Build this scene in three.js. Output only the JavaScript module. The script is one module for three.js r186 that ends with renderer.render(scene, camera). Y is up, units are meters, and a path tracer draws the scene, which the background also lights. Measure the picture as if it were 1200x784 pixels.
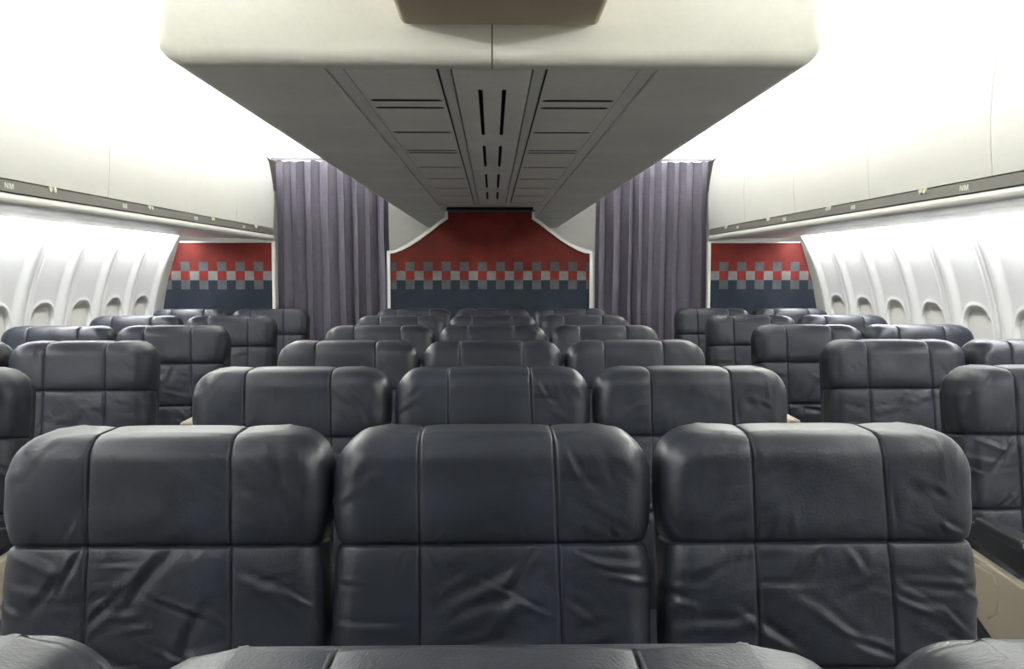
import * as THREE from 'three';
import { RoundedBoxGeometry } from 'three/addons/geometries/RoundedBoxGeometry.js';
import { RectAreaLightUniformsLib } from 'three/addons/lights/RectAreaLightUniformsLib.js';
import { mergeGeometries } from 'three/addons/utils/BufferGeometryUtils.js';
import { ImprovedNoise } from 'three/addons/math/ImprovedNoise.js';
import { FontLoader } from 'three/addons/loaders/FontLoader.js';
import { TextGeometry } from 'three/addons/geometries/TextGeometry.js';

// ------------------------------------------------------------ camera, light, exposure
const EYE = 1.44;
const scene = new THREE.Scene();
scene.background = new THREE.Color(0x000000);
const camera = new THREE.PerspectiveCamera(2 * Math.atan(392 / 1032) * 180 / Math.PI, 1200 / 784, 0.02, 60);
camera.position.set(0, EYE, 0);
camera.rotation.set(-0.0733, -0.0221, 0, 'YXZ');
scene.add(camera);

const renderer = new THREE.WebGLRenderer({ antialias: true });
renderer.toneMapping = THREE.LinearToneMapping;
renderer.toneMappingExposure = 2.25;
renderer.shadowMap.enabled = true;
RectAreaLightUniformsLib.init();

const Z_FRONT = 2.4, Z_PANEL = -7.4, Z_END = -11.2;
const COVE = { intensity: 70, color: new THREE.Color(0.98, 0.99, 0.99) };
const WASH = { intensity: 50, color: new THREE.Color(0.97, 0.985, 1.0) };
const lampDefs = [];
for (const s of [-1, 1]) {
  lampDefs.push({ name: 'cove_light', s, at: [s * 2.12, 2.455], to: [s * 1.25, 2.72], w: 0.05, z0: 1.3, z1: -9.5, ...COVE });
  lampDefs.push({ name: 'wall_wash_light', s, at: [s * 2.515, 1.722], to: [s * 2.66, 1.2], w: 0.03, z0: Z_FRONT - 0.15, z1: Z_PANEL + 0.06, ...WASH });
}

// ------------------------------------------------------------ helpers
let seedState = 12345;
function seed(n) { seedState = n >>> 0; }
function rnd() { seedState = (seedState + 0x6D2B79F5) >>> 0; let t = seedState; t = Math.imul(t ^ (t >>> 15), t | 1); t ^= t + Math.imul(t ^ (t >>> 7), t | 61); return ((t ^ (t >>> 14)) >>> 0) / 4294967296; }
const noise = new ImprovedNoise();
const lerp = (a, b, t) => a + (b - a) * t;
const clamp = (x, a = 0, b = 1) => Math.min(b, Math.max(a, x));
const sstep = (a, b, x) => { const t = clamp((x - a) / (b - a)); return t * t * (3 - 2 * t); };
const taken = new Map();
function numbered(name) { const n = taken.get(name) || 0; taken.set(name, n + 1); return n ? name + '_' + String(n).padStart(3, '0') : name; }
function mesh(name, geo, mat, parent) {
  const m = new THREE.Mesh(geo, mat);
  m.castShadow = m.receiveShadow = true;
  m.name = parent ? name : numbered(name);
  (parent || scene).add(m);
  return m;
}
function thing(name, label, category, group) {
  const g = new THREE.Group(); g.name = numbered(name);
  g.userData = { label, category };
  if (group) g.userData.group = group;
  scene.add(g); return g;
}
function structure(name, label) {
  const g = new THREE.Group(); g.name = name; g.userData = { kind: 'structure', label, category: name.split('_')[0] };
  scene.add(g); return g;
}
function dup(root, label, group) {
  const r = root.clone(); r.name = numbered(root.name.replace(/_\d{3}$/, ''));
  r.userData = { ...root.userData }; if (label) r.userData.label = label; if (group) r.userData.group = group;
  scene.add(r); return r;
}
function sub(name, parent) { const g = new THREE.Group(); g.name = name; parent.add(g); return g; }
function box(x0, x1, y0, y1, z0, z1, r = 0) {
  const w = Math.abs(x1 - x0), h = Math.abs(y1 - y0), d = Math.abs(z1 - z0);
  const g = r ? new RoundedBoxGeometry(w, h, d, 3, Math.min(r, w / 2.01, h / 2.01, d / 2.01)) : new THREE.BoxGeometry(w, h, d);
  g.translate((x0 + x1) / 2, (y0 + y1) / 2, (z0 + z1) / 2); return g;
}
// extrude a closed profile of [x, y] points along z from z0 down to z1
function prism(pts, z0, z1, bevel = 0, holes = []) {
  const sh = new THREE.Shape(pts.map(p => new THREE.Vector2(p[0], p[1])));
  for (const h of holes) sh.holes.push(new THREE.Path(h.map(p => new THREE.Vector2(p[0], p[1]))));
  const d = Math.abs(z1 - z0);
  const g = new THREE.ExtrudeGeometry(sh, { depth: d - 2 * bevel, bevelEnabled: bevel > 0, bevelThickness: bevel, bevelSize: bevel, bevelOffset: -bevel, bevelSegments: 2, curveSegments: 6 });
  g.translate(0, 0, Math.min(z0, z1) + bevel); return g;
}
function mirrorX(geo) {
  const g = geo.clone(); g.scale(-1, 1, 1);
  if (g.index) { const a = g.index.array; for (let i = 0; i < a.length; i += 3) { const t = a[i]; a[i] = a[i + 1]; a[i + 1] = t; } }
  else for (const k of Object.keys(g.attributes)) { const at = g.attributes[k], n = at.itemSize; for (let i = 0; i < at.count; i += 3) for (let j = 0; j < n; j++) { const p = i * n + j, q = p + n, t = at.array[p]; at.array[p] = at.array[q]; at.array[q] = t; } }
  return g;
}
// grid surface from f(i/nu, j/nv) -> [x, y, z, u, v]
function gridGeo(nu, nv, f, flip = false) {
  const P = [], U = [], I = [];
  for (let j = 0; j <= nv; j++) for (let i = 0; i <= nu; i++) { const q = f(i / nu, j / nv); P.push(q[0], q[1], q[2]); U.push(q[3], q[4]); }
  for (let j = 0; j < nv; j++) for (let i = 0; i < nu; i++) {
    const a = j * (nu + 1) + i, b = a + 1, c = a + nu + 1, d = c + 1;
    if (flip) I.push(a, c, b, b, c, d); else I.push(a, b, c, b, d, c);
  }
  const g = new THREE.BufferGeometry();
  g.setAttribute('position', new THREE.Float32BufferAttribute(P, 3));
  g.setAttribute('uv', new THREE.Float32BufferAttribute(U, 2));
  g.setIndex(I); g.computeVertexNormals(); return g;
}
// tiling value noise texture
function noiseData(n, octaves, sd) {
  seed(sd);
  const out = new Float32Array(n * n);
  for (const [cells, amp] of octaves) {
    const L = new Float32Array(cells * cells).map(() => rnd());
    for (let y = 0; y < n; y++) for (let x = 0; x < n; x++) {
      const fx = x / n * cells, fy = y / n * cells, ix = Math.floor(fx), iy = Math.floor(fy);
      const tx = sstep(0, 1, fx - ix), ty = sstep(0, 1, fy - iy), x1 = (ix + 1) % cells, y1 = (iy + 1) % cells;
      out[y * n + x] += amp * lerp(lerp(L[iy * cells + ix], L[iy * cells + x1], tx), lerp(L[y1 * cells + ix], L[y1 * cells + x1], tx), ty);
    }
  }
  let lo = 1e9, hi = -1e9; for (const v of out) { lo = Math.min(lo, v); hi = Math.max(hi, v); }
  return out.map(v => (v - lo) / (hi - lo));
}
function tex(n, fn, srgb) {
  const a = new Uint8Array(n * n * 4);
  for (let i = 0; i < n * n; i++) { const c = fn(i); a[4 * i] = c[0]; a[4 * i + 1] = c[1]; a[4 * i + 2] = c[2]; a[4 * i + 3] = 255; }
  const t = new THREE.DataTexture(a, n, n, THREE.RGBAFormat);
  t.wrapS = t.wrapT = THREE.RepeatWrapping; t.magFilter = THREE.LinearFilter; t.minFilter = THREE.LinearMipmapLinearFilter; t.generateMipmaps = true;
  if (srgb) t.colorSpace = THREE.SRGBColorSpace;
  t.needsUpdate = true; return t;
}

// ------------------------------------------------------------ materials
const grain = noiseData(512, [[96, 1], [48, .7], [160, .6], [12, .25]], 5);
const mottle = noiseData(512, [[4, 1], [9, .8], [22, .5], [60, .35], [150, .3]], 9);
const grainTex = tex(512, i => { const v = 255 * grain[i]; return [v, v, v]; });
grainTex.repeat.set(5, 5);
const LEATHER_RGB = [41, 45, 54];
const leatherMap = tex(512, i => { const k = 0.8 + 0.38 * mottle[i]; return LEATHER_RGB.map(c => clamp(c * k, 0, 255)); }, true);
leatherMap.repeat.set(1.6, 1.6);
const leatherRough = tex(512, i => { const v = 255 * (0.44 + 0.2 * mottle[(i * 7 + 1234) % mottle.length]); return [v, v, v]; });
const M = {};
M.leather = new THREE.MeshPhysicalMaterial({ color: 0xffffff, map: leatherMap, roughness: 0.37, bumpMap: grainTex, bumpScale: 0.0003, specularIntensity: 0.8 });
M.piping = new THREE.MeshStandardMaterial({ color: 0x23262d, roughness: 0.7 });
M.shell = new THREE.MeshStandardMaterial({ color: 0x3a3d44, roughness: 0.6 });
M.beige = new THREE.MeshStandardMaterial({ color: 0xb8ae9d, roughness: 0.5 });
M.armPad = new THREE.MeshStandardMaterial({ color: 0x23262e, roughness: 0.5 });
M.armMetal = new THREE.MeshStandardMaterial({ color: 0x8f8d84, roughness: 0.4, metalness: 0.3 });
M.dark = new THREE.MeshStandardMaterial({ color: 0x14120f, roughness: 0.9 });
M.legMetal = new THREE.MeshStandardMaterial({ color: 0x6d6a66, roughness: 0.4, metalness: 0.7 });
const plasticSpeck = noiseData(512, [[3, 1], [8, .6], [40, .35], [120, .45]], 21);
function plastic(hex, rough, vary = 0.05) {
  const c = new THREE.Color(hex).convertLinearToSRGB ? new THREE.Color(hex) : new THREE.Color(hex);
  const o = {}; c.getRGB(o, THREE.SRGBColorSpace);
  const t = tex(512, i => { const k = 1 - vary + vary * plasticSpeck[i]; return [o.r, o.g, o.b].map(v => clamp(255 * v * k, 0, 255)); }, true);
  return new THREE.MeshStandardMaterial({ map: t, roughness: rough });
}
M.white = plastic(0xeeeeea, 0.5, 0.03);
M.binDoor = plastic(0xedeeea, 0.42, 0.03);
M.cream = plastic(0xe9e8da, 0.45, 0.05);
M.frontWall = plastic(0x6a665f, 0.8, 0.1);
M.wallPanel = plastic(0xeeeeea, 0.5, 0.03);
M.binUnder = plastic(0xf4f1e8, 0.5, 0.07);
M.psu = new THREE.MeshStandardMaterial({ color: 0xbdbab4, roughness: 0.35 });
M.lip = new THREE.MeshStandardMaterial({ color: 0xe4e4e0, roughness: 0.4 });
M.strip = new THREE.MeshStandardMaterial({ color: 0x74736d, roughness: 0.5 });
M.print = new THREE.MeshStandardMaterial({ color: 0xe8e8dc, roughness: 0.6 });
M.stud = new THREE.MeshStandardMaterial({ color: 0xe6e3cc, roughness: 0.4 });
M.taupe = new THREE.MeshStandardMaterial({ color: 0xa89c82, roughness: 0.6 });
M.trim = new THREE.MeshStandardMaterial({ color: 0xe9e8e4, roughness: 0.45 });
M.carpet = plastic(0x7b7d84, 1.0, 0.3);
M.shade = plastic(0xe9e8e0, 0.55, 0.03);
const weave = noiseData(512, [[200, 1], [90, .6], [18, .5], [5, .5]], 33);
M.curtain = new THREE.MeshPhysicalMaterial({ map: tex(512, i => { const k = 0.9 + 0.18 * weave[i]; return [103 * k, 99 * k, 112 * k]; }, true), roughness: 0.9, sheen: 0.3, sheenColor: new THREE.Color(0x8d86a0), sheenRoughness: 0.6, side: THREE.DoubleSide });
M.rail = new THREE.MeshStandardMaterial({ color: 0x6f6b78, roughness: 0.6 });

// chequered upholstery cloth: u, v in metres from (x0, y0)
const SQ = 0.0757, CHECK_TOP = 1.506;
function chequerCloth(width, height, sd, startLight) {
  const W = 1024, H = Math.round(1024 * Math.min(1, height / width * 1)), c = document.createElement('canvas');
  c.width = W; c.height = 1024;
  const g = c.getContext('2d'), px = W / width, py = 1024 / height;
  const img = g.createImageData(W, 1024), d = img.data;
  const big = noiseData(256, [[5, 1], [11, .7], [25, .4]], sd), fine = noiseData(256, [[128, 1], [60, .5]], sd + 1);
  for (let y = 0; y < 1024; y++) for (let x = 0; x < W; x++) {
    const mx = x / px, my = height - y / py;                   // metres from left, height above floor
    const col = Math.floor(mx / SQ), row = Math.floor((CHECK_TOP - my) / SQ), sel = (col + (startLight ? 1 : 0)) % 2 === 0;
    let q;
    if (row < 0) q = [156, 54, 44]; else if (row === 0) q = sel ? [118, 122, 128] : [156, 54, 44];
    else if (row === 1) q = sel ? [172, 56, 48] : [172, 172, 168];
    else if (row === 2) q = sel ? [118, 122, 128] : [50, 62, 78]; else q = [50, 62, 78];
    const b = big[((y >> 2) & 255) * 256 + ((x >> 2) & 255)], f = fine[(y & 255) * 256 + (x & 255)];
    const k = 0.5 + 0.32 * b + 0.2 * (f - 0.5), o = 4 * (y * W + x);
    for (let n = 0; n < 3; n++) d[o + n] = clamp(q[n] * k, 0, 255);
    d[o + 3] = 255;
  }
  g.putImageData(img, 0, 0);
  const t = new THREE.CanvasTexture(c); t.colorSpace = THREE.SRGBColorSpace;
  return new THREE.MeshStandardMaterial({ map: t, roughness: 0.95 });
}

// ------------------------------------------------------------ room shell
{
  const floor = structure('floor', 'dark blue grey carpeted cabin floor');
  mesh('carpet', box(-2.75, 2.75, -0.12, 0, Z_FRONT, Z_END), M.carpet, floor);
  const ceiling = structure('ceiling', 'white curved ceiling over both aisles');
  const pts = [];
  for (let i = 0; i <= 24; i++) { const t = i / 24, x = lerp(-2.62, 2.62, t); pts.push([x, 2.66 - 0.16 * Math.pow(Math.abs(x) / 2.62, 3)]); }
  const top = pts.slice().reverse().map(p => [p[0], p[1] + 0.1]);
  mesh('ceiling_panel', prism([...pts, ...top], Z_FRONT, Z_END), M.white, ceiling);
  const front = structure('wall_front', 'plain white wall closing the cabin behind the viewer');
  mesh('wall_surface', box(-2.95, 2.95, -0.12, 2.8, Z_FRONT, Z_FRONT + 0.1), M.frontWall, front);
  const back = structure('wall_back', 'pale wall of the next cabin seen past the partition');
  mesh('wall_surface', box(-2.95, 2.95, -0.12, 2.8, Z_END, Z_END - 0.1), M.white, back);
}
{
  const trims = structure('trim_1', 'white cove shelf running above the side bins');
  for (const s of [-1, 1]) { const g = box(1.93, 2.66, 2.402, 2.414, Z_FRONT, Z_END); mesh('cove_shelf', s > 0 ? g : mirrorX(g), M.white, trims); }
}
const wallX = y => 2.785 - 0.215 * Math.pow((y - 0.85) / 0.84, 2) * (y > 0.85 ? 1 : 0.6);
const PITCH_W = 0.507;
function wallPanelGeo() {
  const y0 = 0.72, y1 = 1.742, half = PITCH_W / 2 - 0.0015;
  // right-hand wall: inward is -x
  return gridGeo(56, 100, (u, v) => {
    const z = lerp(half, -half, u), y = lerp(y0, y1, v);
    const a = Math.abs(z);
    const rib = 0.026 * sstep(0.13, 0.222, a) - 0.010 * sstep(0.238, 0.2515, a);
    const dx = Math.max(a - 0.02, 0), cy = 0.95, hy = 0.155, dy = Math.max(Math.abs(y - cy) - hy, 0), r = Math.hypot(dx, dy);
    const recess = 0.014 * (1 - sstep(0.108, 0.126, r)) - 0.003 * Math.exp(-Math.pow((r - 0.134) / 0.01, 2));
    return [wallX(y) - rib + recess, y, z, z, y];
  }, true);
}
function shadeGeo() {
  return gridGeo(12, 20, (u, v) => { const y = lerp(0.85, 1.211, v), w = 0.02 + Math.sqrt(Math.max(0.106 ** 2 - Math.max(y - 1.105, 0) ** 2, 0)), z = lerp(w, -w, u); return [wallX(y) + 0.0105, y, z, z, y]; }, true);
}
{
  const gR = wallPanelGeo(), gL = mirrorX(gR), sR = shadeGeo(), sL = mirrorX(sR);
  for (const s of [-1, 1]) {
    const w = structure(s < 0 ? 'wall_left' : 'wall_right', 'white curved sidewall with ribbed panels and closed window shades');
    const outer = [[2.70, -0.12], [2.84, 0.4], [2.86, 0.85], [2.83, 1.3], [2.75, 1.75], [2.68, 2.3], [2.6, 2.8], [2.72, 2.8], [2.80, 2.3], [2.87, 1.75], [2.95, 1.3], [2.98, 0.85], [2.96, 0.4], [2.82, -0.12]];
    let o = prism(outer, Z_FRONT, Z_END); if (s < 0) o = mirrorX(o);
    mesh('outer_skin', o, M.white, w);
    let d = prism([[2.66, 0], [2.755, 0.40], [2.775, 0.70], [2.79, 0.715], [2.80, 0.40], [2.70, 0]], Z_FRONT - 0.01, Z_PANEL); if (s < 0) d = mirrorX(d);
    mesh('dado_panel', d, M.beige, w);
    for (let k = -13; k <= 5; k++) {
      const zc = -4.94 - k * PITCH_W + 0; if (zc < Z_PANEL + 0.1 || zc > Z_FRONT - 0.25) continue;
      const p = mesh('wall_panel', s < 0 ? gL : gR, M.wallPanel, w); p.position.z = zc;
      mesh('window_shade', s < 0 ? sL : sR, M.shade, p);
    }
  }
}

// ------------------------------------------------------------ lamps
for (const L of lampDefs) {
  const len = L.z0 - L.z1, zc = (L.z0 + L.z1) / 2;
  const cove = L.name === 'cove_light';
  const t = thing(L.name, cove ? 'long white fluorescent cove light on top of side bins' : 'narrow strip light washing window panels below side bins', 'light', cove ? 'ceiling cove lights' : 'sidewall strip lights');
  const dir = new THREE.Vector3(L.to[0] - L.at[0], L.to[1] - L.at[1], 0).normalize();
  const base = new THREE.Vector3(L.at[0], L.at[1], zc);
  const tube = mesh('tube', new THREE.PlaneGeometry(len, L.w), new THREE.MeshStandardMaterial({ color: 0x000000, emissive: L.color, emissiveIntensity: 1.2, roughness: 1 }), t);
  tube.position.copy(base); tube.lookAt(base.clone().add(dir));
  const tray = mesh('tray', new THREE.BoxGeometry(len, L.w + 0.006, 0.006), M.trim, t);
  tray.position.copy(base).addScaledVector(dir, -0.006); tray.lookAt(base.clone().add(dir).addScaledVector(dir, 1));
  const l = new THREE.RectAreaLight(L.color, L.intensity, len, L.w);
  l.position.copy(base).addScaledVector(dir, 0.004); l.lookAt(base.clone().addScaledVector(dir, 2)); l.name = 'lamp';
  scene.add(l);
}

// ------------------------------------------------------------ side overhead bins
const font = await new FontLoader().loadAsync('fonts/droid/droid_sans_bold.typeface.json');
function sideBin(s, label, letters) {
  // unit 1.054 long, local z 0 (near end) .. -1.054; modelled on the right, mirrored for the left
  const B = 1.054, fix = g => s < 0 ? mirrorX(g) : g;
  const t = thing('overhead_bin', label, 'overhead bin', 'overhead bins along the side walls');
  mesh('body', fix(prism([[1.90, 1.745], [2.44, 1.745], [2.52, 1.80], [2.62, 2.30], [2.40, 2.40], [1.92, 2.37]], 0, -B)), M.white, t);
  // door: gently bowed front, outer and inner skin
  const prof = []; const N = 22;
  for (let i = 0; i <= N; i++) { const v = i / N, y = lerp(1.784, 2.385, v); prof.push([1.832 - 0.022 * Math.sin(Math.PI * v) + 0.035 * v * v + 0.03 * sstep(0.93, 1, v), y]); }
  const inner = prof.slice().reverse().map(p => [p[0] + 0.03, p[1]]);
  mesh('door', fix(prism([...prof, ...inner], -0.002, -B + 0.002, 0.002)), M.binDoor, t);
  const strip = mesh('placard_strip', fix(prism([[1.828, 1.735], [1.832, 1.779], [1.87, 1.779], [1.87, 1.735]], 0, -B)), M.strip, t);
  // lettering on the strip, facing the aisle
  const tg = new TextGeometry(letters, { font, size: 0.022, depth: 0.0012, curveSegments: 3 });
  tg.computeBoundingBox(); const cx = (tg.boundingBox.min.x + tg.boundingBox.max.x) / 2; tg.translate(-cx, -0.011, 0);
  const lt = mesh('lettering', tg, M.print, strip); lt.position.set(s * 1.829, 1.757, -0.185); lt.rotation.y = s > 0 ? -Math.PI / 2 : Math.PI / 2; lt.scale.x = 1.35;
  for (const dz of [-0.018, 0.018]) {
    const st = mesh('stud', new THREE.CylinderGeometry(0.011, 0.012, 0.008, 14), M.stud, strip);
    st.rotation.z = Math.PI / 2; st.position.set(s * 1.828, 1.772, -0.515 + dz);
  }
  const lip = []; for (let i = 0; i <= 10; i++) { const a = Math.PI * (0.5 + i / 10); lip.push([1.846 + 0.022 * Math.cos(a), 1.711 + 0.022 * Math.sin(a)]); }
  mesh('lip', fix(prism([...lip, [1.90, 1.689], [1.90, 1.733]], 0, -B)), M.lip, t);
  mesh('service_panel', fix(prism([[1.905, 1.694], [2.16, 1.703], [2.16, 1.725], [1.905, 1.716]], -0.002, -B + 0.002, 0.003)), M.psu, t);
  mesh('service_panel', fix(prism([[2.172, 1.704], [2.465, 1.708], [2.465, 1.732], [2.172, 1.728]], -0.002, -B + 0.002, 0.003)), M.psu, t);
  return t;
}
{
  const order = ['next to the chequered side panel', 'second from the chequered side panel', 'third from the chequered side panel', 'fourth from the chequered side panel', 'fifth from the chequered side panel', 'sixth from the chequered side panel', 'seventh from the chequered side panel', 'eighth from the chequered side panel', 'ninth from the chequered side panel'];
  for (const s of [-1, 1]) for (let k = 0; k < 9; k++) {
    const z = -6.384 + 1.054 * k; if (z > Z_FRONT - 0.02) continue;
    const b = sideBin(s, 'white side overhead bin with dark placard strip, ' + order[k], k % 2 ? 'NM' : 'NB');
    b.position.z = z + (k ? 0 : 0);
  }
}

// ------------------------------------------------------------ centre overhead bin
{
  const H = EYE + 0.525, ZF = -2.29, X = 0.857;
  const t = thing('centre_overhead_bin', 'long cream centre overhead bin with vented grey underside', 'overhead bin');
  mesh('body', box(-0.80, 0.80, H + 0.05, 2.62, ZF - 0.04, Z_END + 0.15), M.shell, t);
  // end panels: two halves meeting at a narrow joint
  const r = 0.035, cr = 0.07;
  const outline = [[0.0015, H, 0, -1]];
  for (let i = 0; i <= 12; i++) { const a = -Math.PI / 2 + i / 12 * Math.PI / 2; outline.push([X - cr + cr * Math.cos(a), H + cr + cr * Math.sin(a), Math.cos(a), Math.sin(a)]); }
  outline.push([X + 0.02, 2.63, 1, 0]);
  const K = 8;
  const strip = gridGeo(outline.length - 1, K, (u, v) => { const o = outline[Math.round(u * (outline.length - 1))], a = v * Math.PI / 2, q = r * (1 - Math.cos(a)); return [o[0] - o[2] * q, o[1] - o[3] * q, ZF - r + r * Math.sin(a), o[0], o[1]]; });
  const innerPts = outline.map(o => new THREE.Vector2(o[0] - o[2] * r, o[1] - o[3] * r)); innerPts.push(new THREE.Vector2(0.0015, 2.63));
  const face = new THREE.ShapeGeometry(new THREE.Shape(innerPts)); face.translate(0, 0, ZF);
  const side = gridGeo(outline.length - 1, 1, (u, v) => { const o = outline[Math.round(u * (outline.length - 1))]; return [o[0], o[1], lerp(ZF - r - 0.03, ZF - r, v), o[0], o[1]]; });
  const joint = gridGeo(1, 1, (u, v) => [0.0015, lerp(H, 2.63, v), lerp(ZF - 0.06, ZF, u), u, v]);
  const half = mergeGeometries([strip, face, side, joint].map(g => { const q = g.index ? g.toNonIndexed() : g; q.deleteAttribute('normal'); q.computeVertexNormals(); return q; }).map((g, i) => g));
  // smooth normals on the rolled edge
  const hs = mergeGeometries([strip, side, joint]);
  for (const s of [1, -1]) {
    const p = mesh('end_panel', s > 0 ? mergeGeometries([hs, (() => { const f = face.clone(); return f; })()]) : mirrorX(mergeGeometries([hs, face.clone()])), M.cream, t);
    p.userData.label = 'cream end panel';
  }
  // underside
  const yB = H, yT = H + 0.018, z0 = ZF - 0.068;
  const slot = (x0, x1, za, zb) => { // rounded slot in plan (x, z)
    const rr = Math.min(Math.abs(x1 - x0), Math.abs(zb - za)) / 2, out = [];
    const cxs = [[x1 - rr, zb - rr, 0], [x0 + rr, zb - rr, 1], [x0 + rr, za + rr, 2], [x1 - rr, za + rr, 3]];
    for (const [cx, cz, q] of cxs) for (let i = 0; i <= 4; i++) { const a = q * Math.PI / 2 + i / 4 * Math.PI / 2; out.push([cx + rr * Math.cos(a), cz + rr * Math.sin(a)]); }
    return out.reverse();
  };
  // plate in plan: pts in (x, -z) so that rotating the extrusion lays it flat
  const plate = (x0, x1, za, zb, holes, drop = 0) => {
    const sheet = holes.length > 0, b = 0.002;   // slotted panels are thin sheet over a hollow duct
    const sh = new THREE.Shape([[x0, -za], [x1, -za], [x1, -zb], [x0, -zb]].map(p => new THREE.Vector2(p[0], p[1])));
    for (const h of holes) sh.holes.push(new THREE.Path(h.map(p => new THREE.Vector2(p[0], p[1]))));
    const g = new THREE.ExtrudeGeometry(sh, sheet ? { depth: 0.0014, bevelEnabled: false, curveSegments: 5 } : { depth: yT - yB, bevelEnabled: true, bevelThickness: b, bevelSize: b, bevelOffset: -b, bevelSegments: 1, curveSegments: 5 });
    g.rotateX(-Math.PI / 2); g.translate(0, yB + drop, 0);
    return g;
  };
  const seams = [z0, -3.10, -3.68, -4.26, -4.84, -5.42, -6.0, -6.6, -7.2];
  for (const s of [-1, 1]) {
    for (let i = 0; i < seams.length - 1; i++) {
      const za = seams[i] - 0.0005, zb = seams[i + 1] + 0.0005, holes = [];
      const zs = i === 0 ? [2.79, 2.915] : i === 1 ? [3.43] : i === 2 ? [3.94, 4.02] : [(-za - zb) / 2 + (i > 2 ? 0.03 : 0)];
      for (const q of zs) holes.push(slot(s > 0 ? 0.155 : -0.38, s > 0 ? 0.38 : -0.155, q - 0.019, q + 0.019));
      mesh('vent_panel', plate(s > 0 ? 0.147 : -0.387, s > 0 ? 0.387 : -0.147, za, zb, holes), M.binUnder, t);
    }
    mesh('joint_rail', plate(s > 0 ? 0.391 : -0.437, s > 0 ? 0.437 : -0.391, z0, -7.2, [], 0.006), M.binUnder, t);
    mesh('joint_rail', plate(s > 0 ? 0.109 : -0.143, s > 0 ? 0.143 : -0.109, z0, -7.2, [], 0.006), M.binUnder, t);
    // outer panels turn the lower corner and run up the side
    const prof = [[0.441, H], [X - cr, H]];
    for (let i = 1; i <= 10; i++) { const a = -Math.PI / 2 + i / 10 * Math.PI / 2; prof.push([X - cr + cr * Math.cos(a), H + cr + cr * Math.sin(a)]); }
    prof.push([X + 0.018, 2.60], [X - 0.02, 2.60], [X - 0.025, H + cr], [X - 0.04, H + 0.03], [X - cr, H + 0.02], [0.441, H + 0.02]);
    for (const [a, b] of [[z0 + 0.001, -4.58], [-4.583, -6.9], [-6.903, Z_END + 0.15]]) { const g = prism(prof, a, b, 0.0015); mesh('outer_panel', s > 0 ? g : mirrorX(g), M.binUnder, t); }
  }
  const cs = [z0, -3.64, -4.71, -5.85, -7.2], cslots = [[2.62, 3.49], [3.79, 4.54], [4.90, 5.70], [6.01, 6.62]];
  for (let i = 0; i < 4; i++) mesh('vent_panel', plate(-0.105, 0.105, cs[i] - 0.002, cs[i + 1] + 0.002, [-0.035, 0.035].map(x => slot(x - 0.0065, x + 0.0065, cslots[i][0], cslots[i][1]))), M.binUnder, t);
  mesh('rear_panel', plate(-0.437, 0.437, -7.204, Z_END + 0.15, []), M.binUnder, t);

  const pj = thing('projector_housing', 'taupe box housing sticking out of cream bin end panel', 'housing');
  mesh('case', box(-0.232, 0.272, EYE + 0.617, 2.56, ZF + 0.001, ZF + 0.26, 0.02), M.taupe, pj);
  mesh('lens_plate', box(-0.10, 0.14, EYE + 0.70, EYE + 0.86, ZF + 0.26, ZF + 0.272, 0.006), M.dark, pj);
}

// ------------------------------------------------------------ partitions
function trimAlong(pts, w, z0, z1) { // rectangular bead swept along the inside of an open outline
  const n = pts.length, ring = [];
  for (let i = 0; i < n; i++) {
    const dir = (p, q) => new THREE.Vector2(q[0] - p[0], q[1] - p[1]).normalize();
    const d0 = dir(pts[Math.max(0, i - 1)], pts[Math.max(1, i)]), d1 = dir(pts[Math.min(n - 2, i)], pts[Math.min(n - 1, i + 1)]);
    const n0 = new THREE.Vector2(d0.y, -d0.x), n1 = new THREE.Vector2(d1.y, -d1.x), m = n0.clone().add(n1).normalize(), k = w / Math.max(0.4, m.dot(n0));
    const ix = pts[i][0] + m.x * k, iy = pts[i][1] + m.y * k;
    ring.push([[pts[i][0], pts[i][1], z0], [ix, iy, z0], [ix, iy, z1], [pts[i][0], pts[i][1], z1], [pts[i][0], pts[i][1], z0]]);
  }
  const g = gridGeo(n - 1, 4, (u, v) => { const q = ring[Math.round(u * (n - 1))][Math.round(v * 4)]; return [q[0], q[1], q[2], u, v]; }, true).toNonIndexed();
  g.computeVertexNormals(); return g;
}
function panelFace(pts, z, width, height, x0, mat, name, parent) {
  const g = new THREE.ExtrudeGeometry(new THREE.Shape(pts.map(p => new THREE.Vector2(p[0], p[1]))), { depth: 0.03, bevelEnabled: false });
  const p = g.attributes.position, uv = g.attributes.uv;
  for (let i = 0; i < p.count; i++) uv.setXY(i, (p.getX(i) - x0) / width, p.getY(i) / height);
  g.translate(0, 0, z - 0.03); return mesh(name, g, mat, parent);
}
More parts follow.
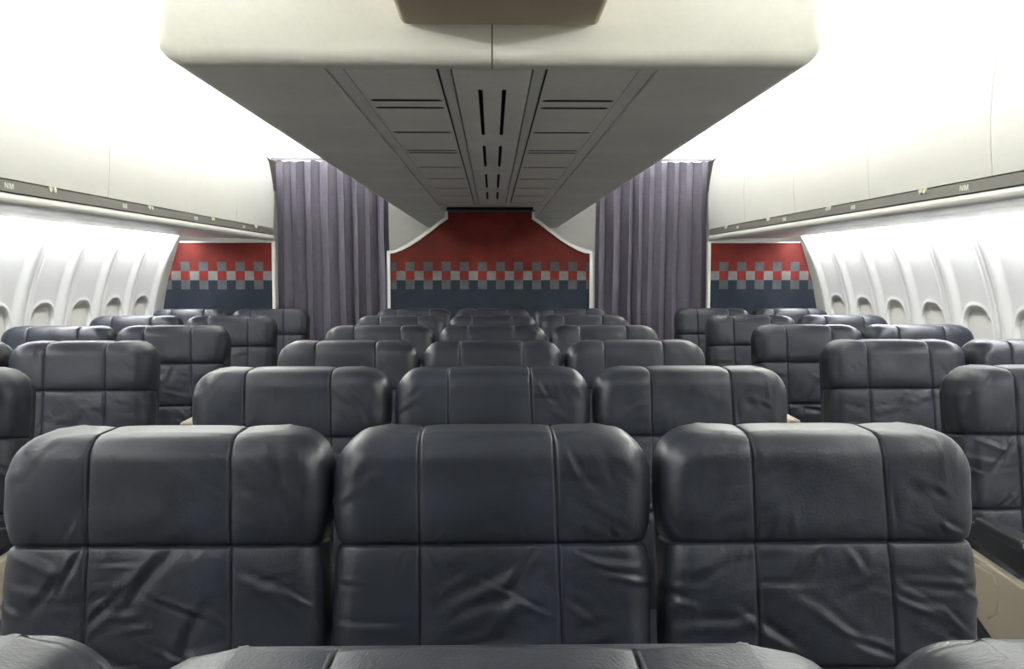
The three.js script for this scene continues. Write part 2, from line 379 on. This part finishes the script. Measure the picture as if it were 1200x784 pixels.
{
  const HW = 0.86, cx = -0.02;
  const right = [[0.86, 0], [0.86, 1.598], [0.80, 1.606], [0.745, 1.626], [0.68, 1.66], [0.60, 1.71], [0.50, 1.785], [0.43, 1.84], [0.376, 1.876], [0.376, 1.934]];
  const left = right.map(p => [-p[0], p[1]]);
  const all = [...left, ...right.slice().reverse()].map(p => [p[0] + cx, p[1]]);
  const t = thing('centre_partition', 'shaped partition with red and navy chequered cloth and white edging', 'partition');
  const cloth = chequerCloth(1.72, 2.0, 71, false);
  const face = panelFace(all, Z_PANEL, 1.72, 2.0, cx - 0.86, cloth, 'cloth_face', t); face.userData.label = 'red and navy chequered cloth';
  mesh('edge_trim', trimAlong(left.map(p => [p[0] + cx, p[1]]), 0.026, Z_PANEL + 0.012, Z_PANEL - 0.035), M.trim, t);
  const rr = mirrorX(trimAlong(left, 0.026, Z_PANEL + 0.012, Z_PANEL - 0.035)); rr.translate(cx, 0, 0); mesh('edge_trim', rr, M.trim, t);
  mesh('top_rail', box(cx - 0.376, cx + 0.376, 1.92, 1.938, Z_PANEL - 0.035, Z_PANEL + 0.012, 0.003), M.shell, t);
  mesh('fixing_bracket', box(cx - 0.36, cx + 0.36, 1.938, 1.962, Z_PANEL - 0.03, Z_PANEL - 0.012), M.dark, t);
  const sideCloth = chequerCloth(0.95, 2.0, 77, true);
  for (const s of [1, -1]) {
    const t2 = thing('side_partition', 'partition panel of red and navy chequered cloth between window wall and curtain', 'partition', 'chequered side partitions');
    const xi = 1.815, pts = [[xi, 0], [2.66, 0], [2.76, 0.7], [2.765, 0.9], [2.74, 1.14], [2.70, 1.35], [2.635, 1.56], [2.60, 1.672], [xi, 1.672]];
    const g = new THREE.ExtrudeGeometry(new THREE.Shape(pts.map(p => new THREE.Vector2(p[0], p[1]))), { depth: 0.03, bevelEnabled: false });
    const p = g.attributes.position, uv = g.attributes.uv; for (let i = 0; i < p.count; i++) uv.setXY(i, (p.getX(i) - xi - 0.02) / 0.95, p.getY(i) / 2.0);
    g.translate(0, 0, Z_PANEL - 0.03);
    const f = mesh('cloth_face', s > 0 ? g : mirrorX(g), sideCloth, t2); f.userData.label = 'red and navy chequered cloth';
    const e1 = box(xi - 0.004, xi + 0.02, 0, 1.676, Z_PANEL - 0.035, Z_PANEL + 0.012, 0.004), e2 = box(xi + 0.02, 2.59, 1.664, 1.676, Z_PANEL - 0.02, Z_PANEL + 0.01, 0.003);
    mesh('edge_trim', s > 0 ? e1 : mirrorX(e1), M.trim, t2); mesh('top_trim', s > 0 ? e2 : mirrorX(e2), M.trim, t2);
  }
}

// ------------------------------------------------------------ curtains
function curtain(s) {
  const t = thing('curtain', 'grey purple pleated aisle curtain hanging from a ceiling rail', 'curtain', 'aisle curtains');
  seed(s > 0 ? 301 : 302);
  const x0 = 0.885, x1 = 1.825, y0 = 0.003, y1 = 2.352, zc = Z_PANEL - 0.12;
  const folds = []; let x = 0; while (x < 1) { const w = 0.085 + 0.07 * rnd(); folds.push([x, w, 0.024 + 0.03 * rnd(), 0.5 + rnd()]); x += w; }
  const wave = (q, v) => {
    let z = 0, dx = 0;
    for (const [c, w, a, k] of folds) if (q >= c && q < c + w) { const ph = (q - c) / w; const lo = lerp(1.0, 0.8 + 0.5 * (k - 0.5), 1 - v); z = a * Math.sin(Math.PI * 2 * ph) * lo * (0.55 + 0.45 * sstep(1, 0.8, v)); dx = 0.010 * Math.sin(Math.PI * 4 * ph); }
    z += 0.012 * noise.noise(q * 6 + s * 10, v * 2.2, 3.1) + 0.006 * noise.noise(q * 22, v * 4, 7.7 + s);
    return [z, dx];
  };
  const pos = (q, v) => { const [z, dx] = wave(q, v); const sway = 0.03 * (1 - v) * (q - 0.5); return [x0 + (x1 - x0) * q + dx + sway - 0.02 * (1 - v) + 0.01 * noise.noise(v * 3, q * 5, s * 4), lerp(y0, y1, v) + (v > 0.99 ? 0.006 * Math.sin(q * 60) : 0), zc + z]; };
  const fr = gridGeo(260, 40, (u, v) => { const p = pos(u, v); return [p[0], p[1], p[2], u * 1.6, v * 2.3]; });
  const bk = gridGeo(260, 40, (u, v) => { const p = pos(u, v); return [p[0], p[1], p[2] - 0.004, u * 1.6, v * 2.3]; }, true);
  const g = mergeGeometries([fr, bk]);
  mesh('drape', s > 0 ? g : mirrorX(g), M.curtain, t);
  const rail = box(x0 - 0.0, x1 + 0.03, 2.358, 2.38, zc - 0.012, zc + 0.012, 0.004);
  mesh('rail', s > 0 ? rail : mirrorX(rail), M.rail, t);
}
curtain(-1); curtain(1);

// ------------------------------------------------------------ seats
const BACK_H = 0.711, RECLINE = 0.166, SEAM1 = 0.184, SEAM2 = 0.405;
function backSurface() {
  // arc-length surface of the padded back; l across (0 = centre), m up from the bottom
  const T = 0.055, D = 0.085, rt = 0.034, R = 0.078;
  const total = (BACK_H - rt) + rt * Math.PI / 2 + (T - rt + D);
  const level = m => {
    let y, F;
    if (m < BACK_H - rt) { y = m; F = T; }
    else if (m < BACK_H - rt + rt * Math.PI / 2) { const a = (m - BACK_H + rt) / rt; y = BACK_H - rt + rt * Math.sin(a); F = T - rt * (1 - Math.cos(a)); }
    else { F = T - rt - (m - (BACK_H - rt + rt * Math.PI / 2)); y = BACK_H; }
    const dy = Math.min(1, Math.max(0, y - (BACK_H - R)) / R);
    // slightly waisted below the headrest
    const w0 = 0.281 - 0.003 * Math.exp(-Math.pow((y - (BACK_H - SEAM1)) / 0.05, 2)) - 0.012 * sstep(0.35, 0.0, y);
    const W = w0 - R + R * Math.pow(Math.max(0, 1 - Math.pow(Math.min(dy, 1), 2.3)), 1 / 2.3);
    return { y, F, W };
  };
  const point = (l, m) => {
    const { y, F, W } = level(m), depth = Math.max(F + D, 0.0005), r = Math.min(0.042, depth * 0.98), a = W - r, arc = r * Math.PI / 2;
    const s = Math.sign(l) || 1, n = Math.abs(l) * (a + arc + (depth - r)); // l in -1..1 over the whole girth
    let x, z;
    if (n < a) { x = n; z = F; } else if (n < a + arc) { const q = (n - a) / r; x = a + r * Math.sin(q); z = F - r * (1 - Math.cos(q)); } else { x = W; z = F - r - (n - a - arc); }
    return [s * x, y + 0.165 * (T - z) * sstep(BACK_H - 0.15, BACK_H, y), z];
  };
  const shareAt = (x, m) => { const { F, W } = level(m), depth = Math.max(F + D, 0.0005), r = Math.min(0.042, depth * 0.98); return x / (W - r + r * Math.PI / 2 + depth - r); };
  return { point, level, total, shareAt };
}
const BS = backSurface();
const girth = (() => { const r = 0.042, d = 0.14; return 0.281 - r + r * Math.PI / 2 + d - r; })();
function makeCreases(sd) {
  seed(sd); const out = [];
  const seamX = [-0.125, 0.125];
  for (let i = 0; i < 80; i++) {          // short folds pulled in towards the upright seams
    const side = rnd() < 0.5 ? -1 : 1, onWing = rnd() < 0.6;
    const y = lerp(0.05, 0.5, rnd()), x = onWing ? side * lerp(0.14, 0.27, rnd()) : side * lerp(0.03, 0.125, rnd());
    out.push({ x, y, a: side * lerp(-0.75, 0.35, rnd()), len: lerp(0.03, 0.10, rnd()), w: lerp(0.004, 0.011, rnd()), h: lerp(-0.004, 0.004, rnd()) });
  }
  for (let i = 0; i < 9; i++) {          // long diagonals across the middle
    out.push({ x: lerp(-0.09, 0.09, rnd()), y: lerp(0.08, 0.49, rnd()), a: lerp(0.35, 0.95, rnd()) * (rnd() < 0.75 ? 1 : -1), len: lerp(0.08, 0.17, rnd()), w: lerp(0.009, 0.016, rnd()), h: lerp(-0.005, 0.005, rnd()) });
  }
  for (let i = 0; i < 26; i++) {          // fine puckers on the headrest
    const side = rnd() < 0.5 ? -1 : 1;
    out.push({ x: side * lerp(0.1, 0.28, rnd()), y: lerp(0.53, 0.74, rnd()), a: side * lerp(-1.3, -0.2, rnd()), len: lerp(0.02, 0.08, rnd()), w: lerp(0.005, 0.011, rnd()), h: lerp(-0.0026, 0.0026, rnd()) });
  }
  for (let i = 0; i < 30; i++) {          // puckers along the level seams
    const sm = rnd() < 0.6 ? BACK_H - SEAM1 : BACK_H - SEAM2;
    out.push({ x: lerp(-0.27, 0.27, rnd()), y: sm + lerp(-0.03, 0.03, rnd()), a: Math.PI / 2 + lerp(-0.6, 0.6, rnd()), len: lerp(0.015, 0.04, rnd()), w: lerp(0.004, 0.008, rnd()), h: lerp(-0.0022, 0.0022, rnd()) });
  }
  return out;
}
function backPanels(sd, nu, nv) {
  const cr = makeCreases(sd); seed(sd + 7);
  const o1 = lerp(-0.008, 0.008, rnd()), o2 = lerp(-0.008, 0.008, rnd()), ns = rnd() * 50;
  // seam lines as a share of the girth; they lean a little
  const seamL = m => BS.shareAt(-0.128 + o1 * 0.6 - 0.012 * (Math.min(m, BACK_H) - 0.5), m), seamR = m => BS.shareAt(0.118 + o2 + 0.03 * (0.7 - Math.min(m, BACK_H)), m);
  const mTop = BS.total, m1 = BACK_H - SEAM1, m2 = BACK_H - SEAM2;
  const cols = [[() => -1, seamL], [seamL, seamR], [seamR, () => 1]], rows = [[m1, mTop, 'head'], [m2, m1, 'mid'], [0.0, m2, 'low']];
  const ease = t => { const k = 0.5 - 0.5 * Math.cos(Math.PI * t); return lerp(t, k, 0.72); };
  const out = [];
  for (const [ma, mb, kind] of rows) for (let c = 0; c < 3; c++) {
    const raw = (u, v) => {
      const m = lerp(ma, mb, v), yy = Math.min(m, BACK_H), la = cols[c][0](m), lb = cols[c][1](m), l = lerp(la, lb, u);
      const sag = kind === 'head' ? 0 : 0;
      return { l, m, la, lb, p: BS.point(l, m) };
    };
    const disp = (q, kindTop) => {
      const { l, m, la, lb } = q;
      const eL = c === 0 ? 9 : (l - la) * girth, eR = c === 2 ? 9 : (lb - l) * girth;
      const eB = m - ma, eT = kind === 'head' ? 9 : mb - m;
      const e = Math.min(eL, eR), ev = Math.min(eB, eT), pill = s => x => 1 - Math.exp(-x / s);
      const P = kind === 'head' ? 0.012 : 0.008;
      let d = P * (0.62 + 0.38 * (1 - Math.exp(-e / 0.03))) * (1 - Math.exp(-ev / (kind === 'head' ? 0.02 : 0.014)));
      d -= 0.0045 * (Math.exp(-Math.pow(e / 0.0032, 2)) + Math.exp(-Math.pow(ev / 0.0032, 2)));
      d -= 0.0025 * (kind === 'head' ? Math.exp(-Math.pow((m - (BACK_H - 0.034 + 0.046)) / 0.004, 2)) : 0);
      const fade = (1 - Math.exp(-Math.min(e, ev) / 0.008)) * sstep(BS.total, BS.total - 0.12, m);
      const x = q.p[0], y = Math.min(m, BACK_H);
      let w = 0;
      for (const k of cr) {
        const dx = x - k.x, dy = y - k.y; if (Math.abs(dx) > 0.2 || Math.abs(dy) > 0.2) continue;
        const ca = Math.cos(k.a), sa = Math.sin(k.a), t = dx * ca + dy * sa, n = -dx * sa + dy * ca + 6 * k.h * Math.sin(t * 18);
        const nn = n / k.w, f = (Math.exp(-nn * nn) - 0.8 * Math.exp(-Math.pow(nn - 1.25, 2))) * Math.exp(-Math.pow(t / (k.len * 0.6), 2));
        if (Math.abs(f) > 0.002) w += k.h * f;
      }
      w += 0.0035 * noise.noise(x * 9 + ns, y * 9, ns) + 0.0006 * noise.noise(x * 34, y * 30 + ns, ns + 4);
      w *= kind === 'head' ? 1.0 * sstep(BACK_H + 0.03, BACK_H - 0.03, m) : 1.05;
      const girdle = Math.abs(l) > 0.9 ? sstep(1, 0.9, Math.abs(l)) : 1;
      return (d + w * fade) * girdle * sstep(BS.total, BS.total - 0.03, m);
    };
    const h = 1e-3;
    const g = gridGeo(c === 1 ? nu : nu, kind === 'head' ? nv : nv, (tu, tv) => {
      const u = ease(tu), v = ease(tv), q = raw(u, v);
      const a = raw(Math.min(1, u + h), v).p, b = raw(Math.max(0, u - h), v).p, e = raw(u, Math.min(1, v + h)).p, f = raw(u, Math.max(0, v - h)).p;
      const n = new THREE.Vector3(a[0] - b[0], a[1] - b[1], a[2] - b[2]).cross(new THREE.Vector3(e[0] - f[0], e[1] - f[1], e[2] - f[2]));
      if (n.lengthSq() < 1e-16) n.set(0, 1, 0); n.normalize();
      const d = disp(q);
      return [q.p[0] + n.x * d, q.p[1] + n.y * d, q.p[2] + n.z * d, q.l * girth + ns, q.m + ns];
    });
    out.push([kind === 'head' ? 'headrest_panel' : kind === 'mid' ? 'backrest_panel' : 'lumbar_panel', g]);
  }
  return out;
}
function cushionGeo(nu) {
  const g = new RoundedBoxGeometry(0.475, 0.17, 0.54, 6, 0.06); const p = g.attributes.position, uv = g.attributes.uv;
  for (let i = 0; i < p.count; i++) { const x = p.getX(i), y = p.getY(i), z = p.getZ(i); if (y > 0) p.setY(i, y + 0.02 * (1 - (x / 0.27) ** 2) * (1 - (z / 0.28) ** 2)); uv.setXY(i, x, z); }
  g.computeVertexNormals(); g.translate(0, 0.385, 0.325); return g;
}
const armPadGeo = box(-0.027, 0.027, 0.655, 0.69, 0.075, 0.31, 0.012);
const armShape = new THREE.Shape([[0.02, 0.62], [0.03, 0.655], [0.10, 0.668], [0.56, 0.662], [0.585, 0.64], [0.575, 0.605], [0.30, 0.60]].map(p => new THREE.Vector2(p[0], p[1])));
const armGeo = new THREE.ExtrudeGeometry(armShape, { depth: 0.036, bevelEnabled: true, bevelThickness: 0.006, bevelSize: 0.006, bevelSegments: 2 }); armGeo.translate(0, 0, -0.018); armGeo.rotateY(-Math.PI / 2);
const armCapGeo = box(-0.03, 0.03, 0.652, 0.70, 0.335, 0.56, 0.012);
const armPlateGeo = box(-0.022, 0.022, 0.66, 0.682, 0.285, 0.36, 0.004);
const postGeo = box(-0.02, 0.02, 0.24, 0.61, 0.10, 0.16, 0.008);
// aisle-side panel with a raised rim
const sideOuter = [[0.0, 0.625], [0.58, 0.60], [0.60, 0.42], [0.50, 0.335], [0.28, 0.40], [0.02, 0.50]];
const sideGeo = (() => {
  const mk = (pts, d, b) => { const g = new THREE.ExtrudeGeometry(new THREE.Shape(pts.map(p => new THREE.Vector2(p[0], p[1]))), { depth: d, bevelEnabled: true, bevelThickness: b, bevelSize: b, bevelOffset: -b, bevelSegments: 2 }); g.rotateY(-Math.PI / 2); return g; };
  return mk(sideOuter, 0.018, 0.005);
})();
const sideInset = (() => { const g = new THREE.ExtrudeGeometry(new THREE.Shape([[0.05, 0.59], [0.22, 0.592], [0.245, 0.575], [0.245, 0.50], [0.21, 0.475], [0.05, 0.525]].map(p => new THREE.Vector2(p[0], p[1]))), { depth: 0.004, bevelEnabled: true, bevelThickness: 0.006, bevelSize: 0.008, bevelSegments: 3 }); g.rotateY(-Math.PI / 2); return g; })();
const shellGeo = (() => {
  const w = 0.28, h = BACK_H + 0.0215, r = 0.078, sh = new THREE.Shape();
  sh.moveTo(-w, 0); sh.lineTo(w, 0); sh.lineTo(w, h - r); sh.absarc(w - r, h - r, r, 0, Math.PI / 2, false); sh.lineTo(-w + r, h); sh.absarc(-w + r, h - r, r, Math.PI / 2, Math.PI, false); sh.lineTo(-w, 0);
  const g = new THREE.ExtrudeGeometry(sh, { depth: 0.012, bevelEnabled: true, bevelThickness: 0.022, bevelSize: 0.022, bevelOffset: -0.022, bevelSegments: 5, curveSegments: 10 });
  g.translate(0, 0, -0.097); return g;
})();
const legGeo = mergeGeometries([box(-0.02, 0.02, 0, 0.03, 0.0, 0.52), (() => { const g = box(-0.016, 0.016, 0.02, 0.31, 0.10, 0.15); return g; })(), (() => { const g = box(-0.016, 0.016, 0.02, 0.31, 0.40, 0.45); return g; })()]);
const frameGeo = box(-0.285, 0.285, 0.255, 0.30, 0.02, 0.54, 0.01);
const cushG = cushionGeo();
function makeSeat(sd, nu, nv, opt) {
  const t = new THREE.Group(); t.name = 'passenger_seat';
  const back = sub('backrest', t); back.position.set(0, 0.42, 0); back.rotation.x = -RECLINE;
  for (const [n, g] of backPanels(sd, nu, nv)) mesh(n, g, M.leather, back);
  mesh('back_shell', shellGeo, M.leather, back);
  mesh('seat_cushion', cushG, M.leather, t);
  mesh('seat_frame', frameGeo, M.shell, t);
  for (const x of [-0.2, 0.2]) { const l = mesh('leg', legGeo, M.legMetal, t); l.position.x = x; }
  return t;
}
function addArm(t, x, aisle) {
  const a = sub('armrest', t); a.position.set(x, 0.04, 0);
  mesh('arm_body', armGeo, M.armPad, a); mesh('arm_pad', armPadGeo, M.armPad, a); mesh('arm_plate', armPlateGeo, M.armMetal, a);
  const c = mesh('arm_cap', armCapGeo, M.beige, a); c.userData.label = 'beige armrest cap';
  mesh('arm_post', postGeo, M.shell, a);
  if (aisle) {
    const p = sub('side_panel', t); p.position.set(x + aisle * 0.026, 0.012, 0);
    const m = mesh('cover', sideGeo, M.beige, p); m.position.x = aisle > 0 ? 0.018 : 0; const q = mesh('raised_field', sideInset, M.beige, p); q.position.x = aisle > 0 ? 0.02 : -0.017;
    p.userData.label = 'beige aisle side panel';
  }
}
const ROW_Z = k => -1.637 - 1.0295 * (k - 1) + (k === 0 ? -0.014 : 0) + 0.122;
const HI = [makeSeat(11, 64, 56), makeSeat(22, 64, 56), makeSeat(37, 64, 56)];
const LO = [makeSeat(44, 30, 26), makeSeat(53, 30, 26), makeSeat(61, 30, 26), makeSeat(72, 30, 26)];
const ordinal = ['seventh', 'sixth', 'fifth', 'fourth', 'third', 'second', 'first'];
function placeSeat(proto, x, k, label, group, arms) {
  const r = proto.clone(); r.name = numbered('passenger_seat'); scene.add(r);
  r.position.set(x + (x === -0.6 && k < 2 ? (k ? 0.008 : 0.010) : 0), 0, ROW_Z(k) - (x === -0.6 && k === 0 ? 0.03 : 0)); r.userData = { label, category: 'seat', group };
  seed(Math.round((x + 9) * 1000) + k * 77);
  r.rotation.y = (rnd() - 0.5) * 0.012; r.children[0].rotation.x += (rnd() - 0.5) * 0.018;
  for (const [ax, aisle] of arms) addArm(r, ax, aisle);
  return r;
}
for (let k = 0; k <= 6; k++) {
  const rowName = ordinal[k] + ' row from the chequered partition';
  for (let i = -1; i <= 1; i++) {
    const proto = k === 1 ? HI[i + 1] : k === 2 || k === 0 ? HI[(i + 2 + k) % 3] : LO[(i + 1 + k * 2) % 4];
    const label = i === 0 ? `navy grey leather middle seat of the centre trio, ${rowName}` : `navy grey leather aisle seat of the centre trio, ${rowName}`;
    placeSeat(proto, i * 0.6, k, label, 'centre trio seats', i < 0 ? [[-0.285, -1]] : i === 0 ? [[-0.272, 0], [0.272, 0]] : [[0.285, 1]]);
  }
  if (k >= 2) for (const s of [-1, 1]) {
    placeSeat(k === 2 ? HI[s > 0 ? 0 : 2] : LO[(k + (s > 0 ? 0 : 2)) % 4], s * 1.70, k, `navy grey leather aisle seat of a window pair, ${rowName}`, 'window pair seats', [[-s * 0.285, -s]]);
    if (k >= 3) placeSeat(LO[(k + (s > 0 ? 1 : 3)) % 4], s * 2.305, k, `navy grey leather window seat beside the sidewall, ${rowName}`, 'window pair seats', [[-s * 0.272, 0], [s * 0.272, 0]]);
  }
}

renderer.render(scene, camera);
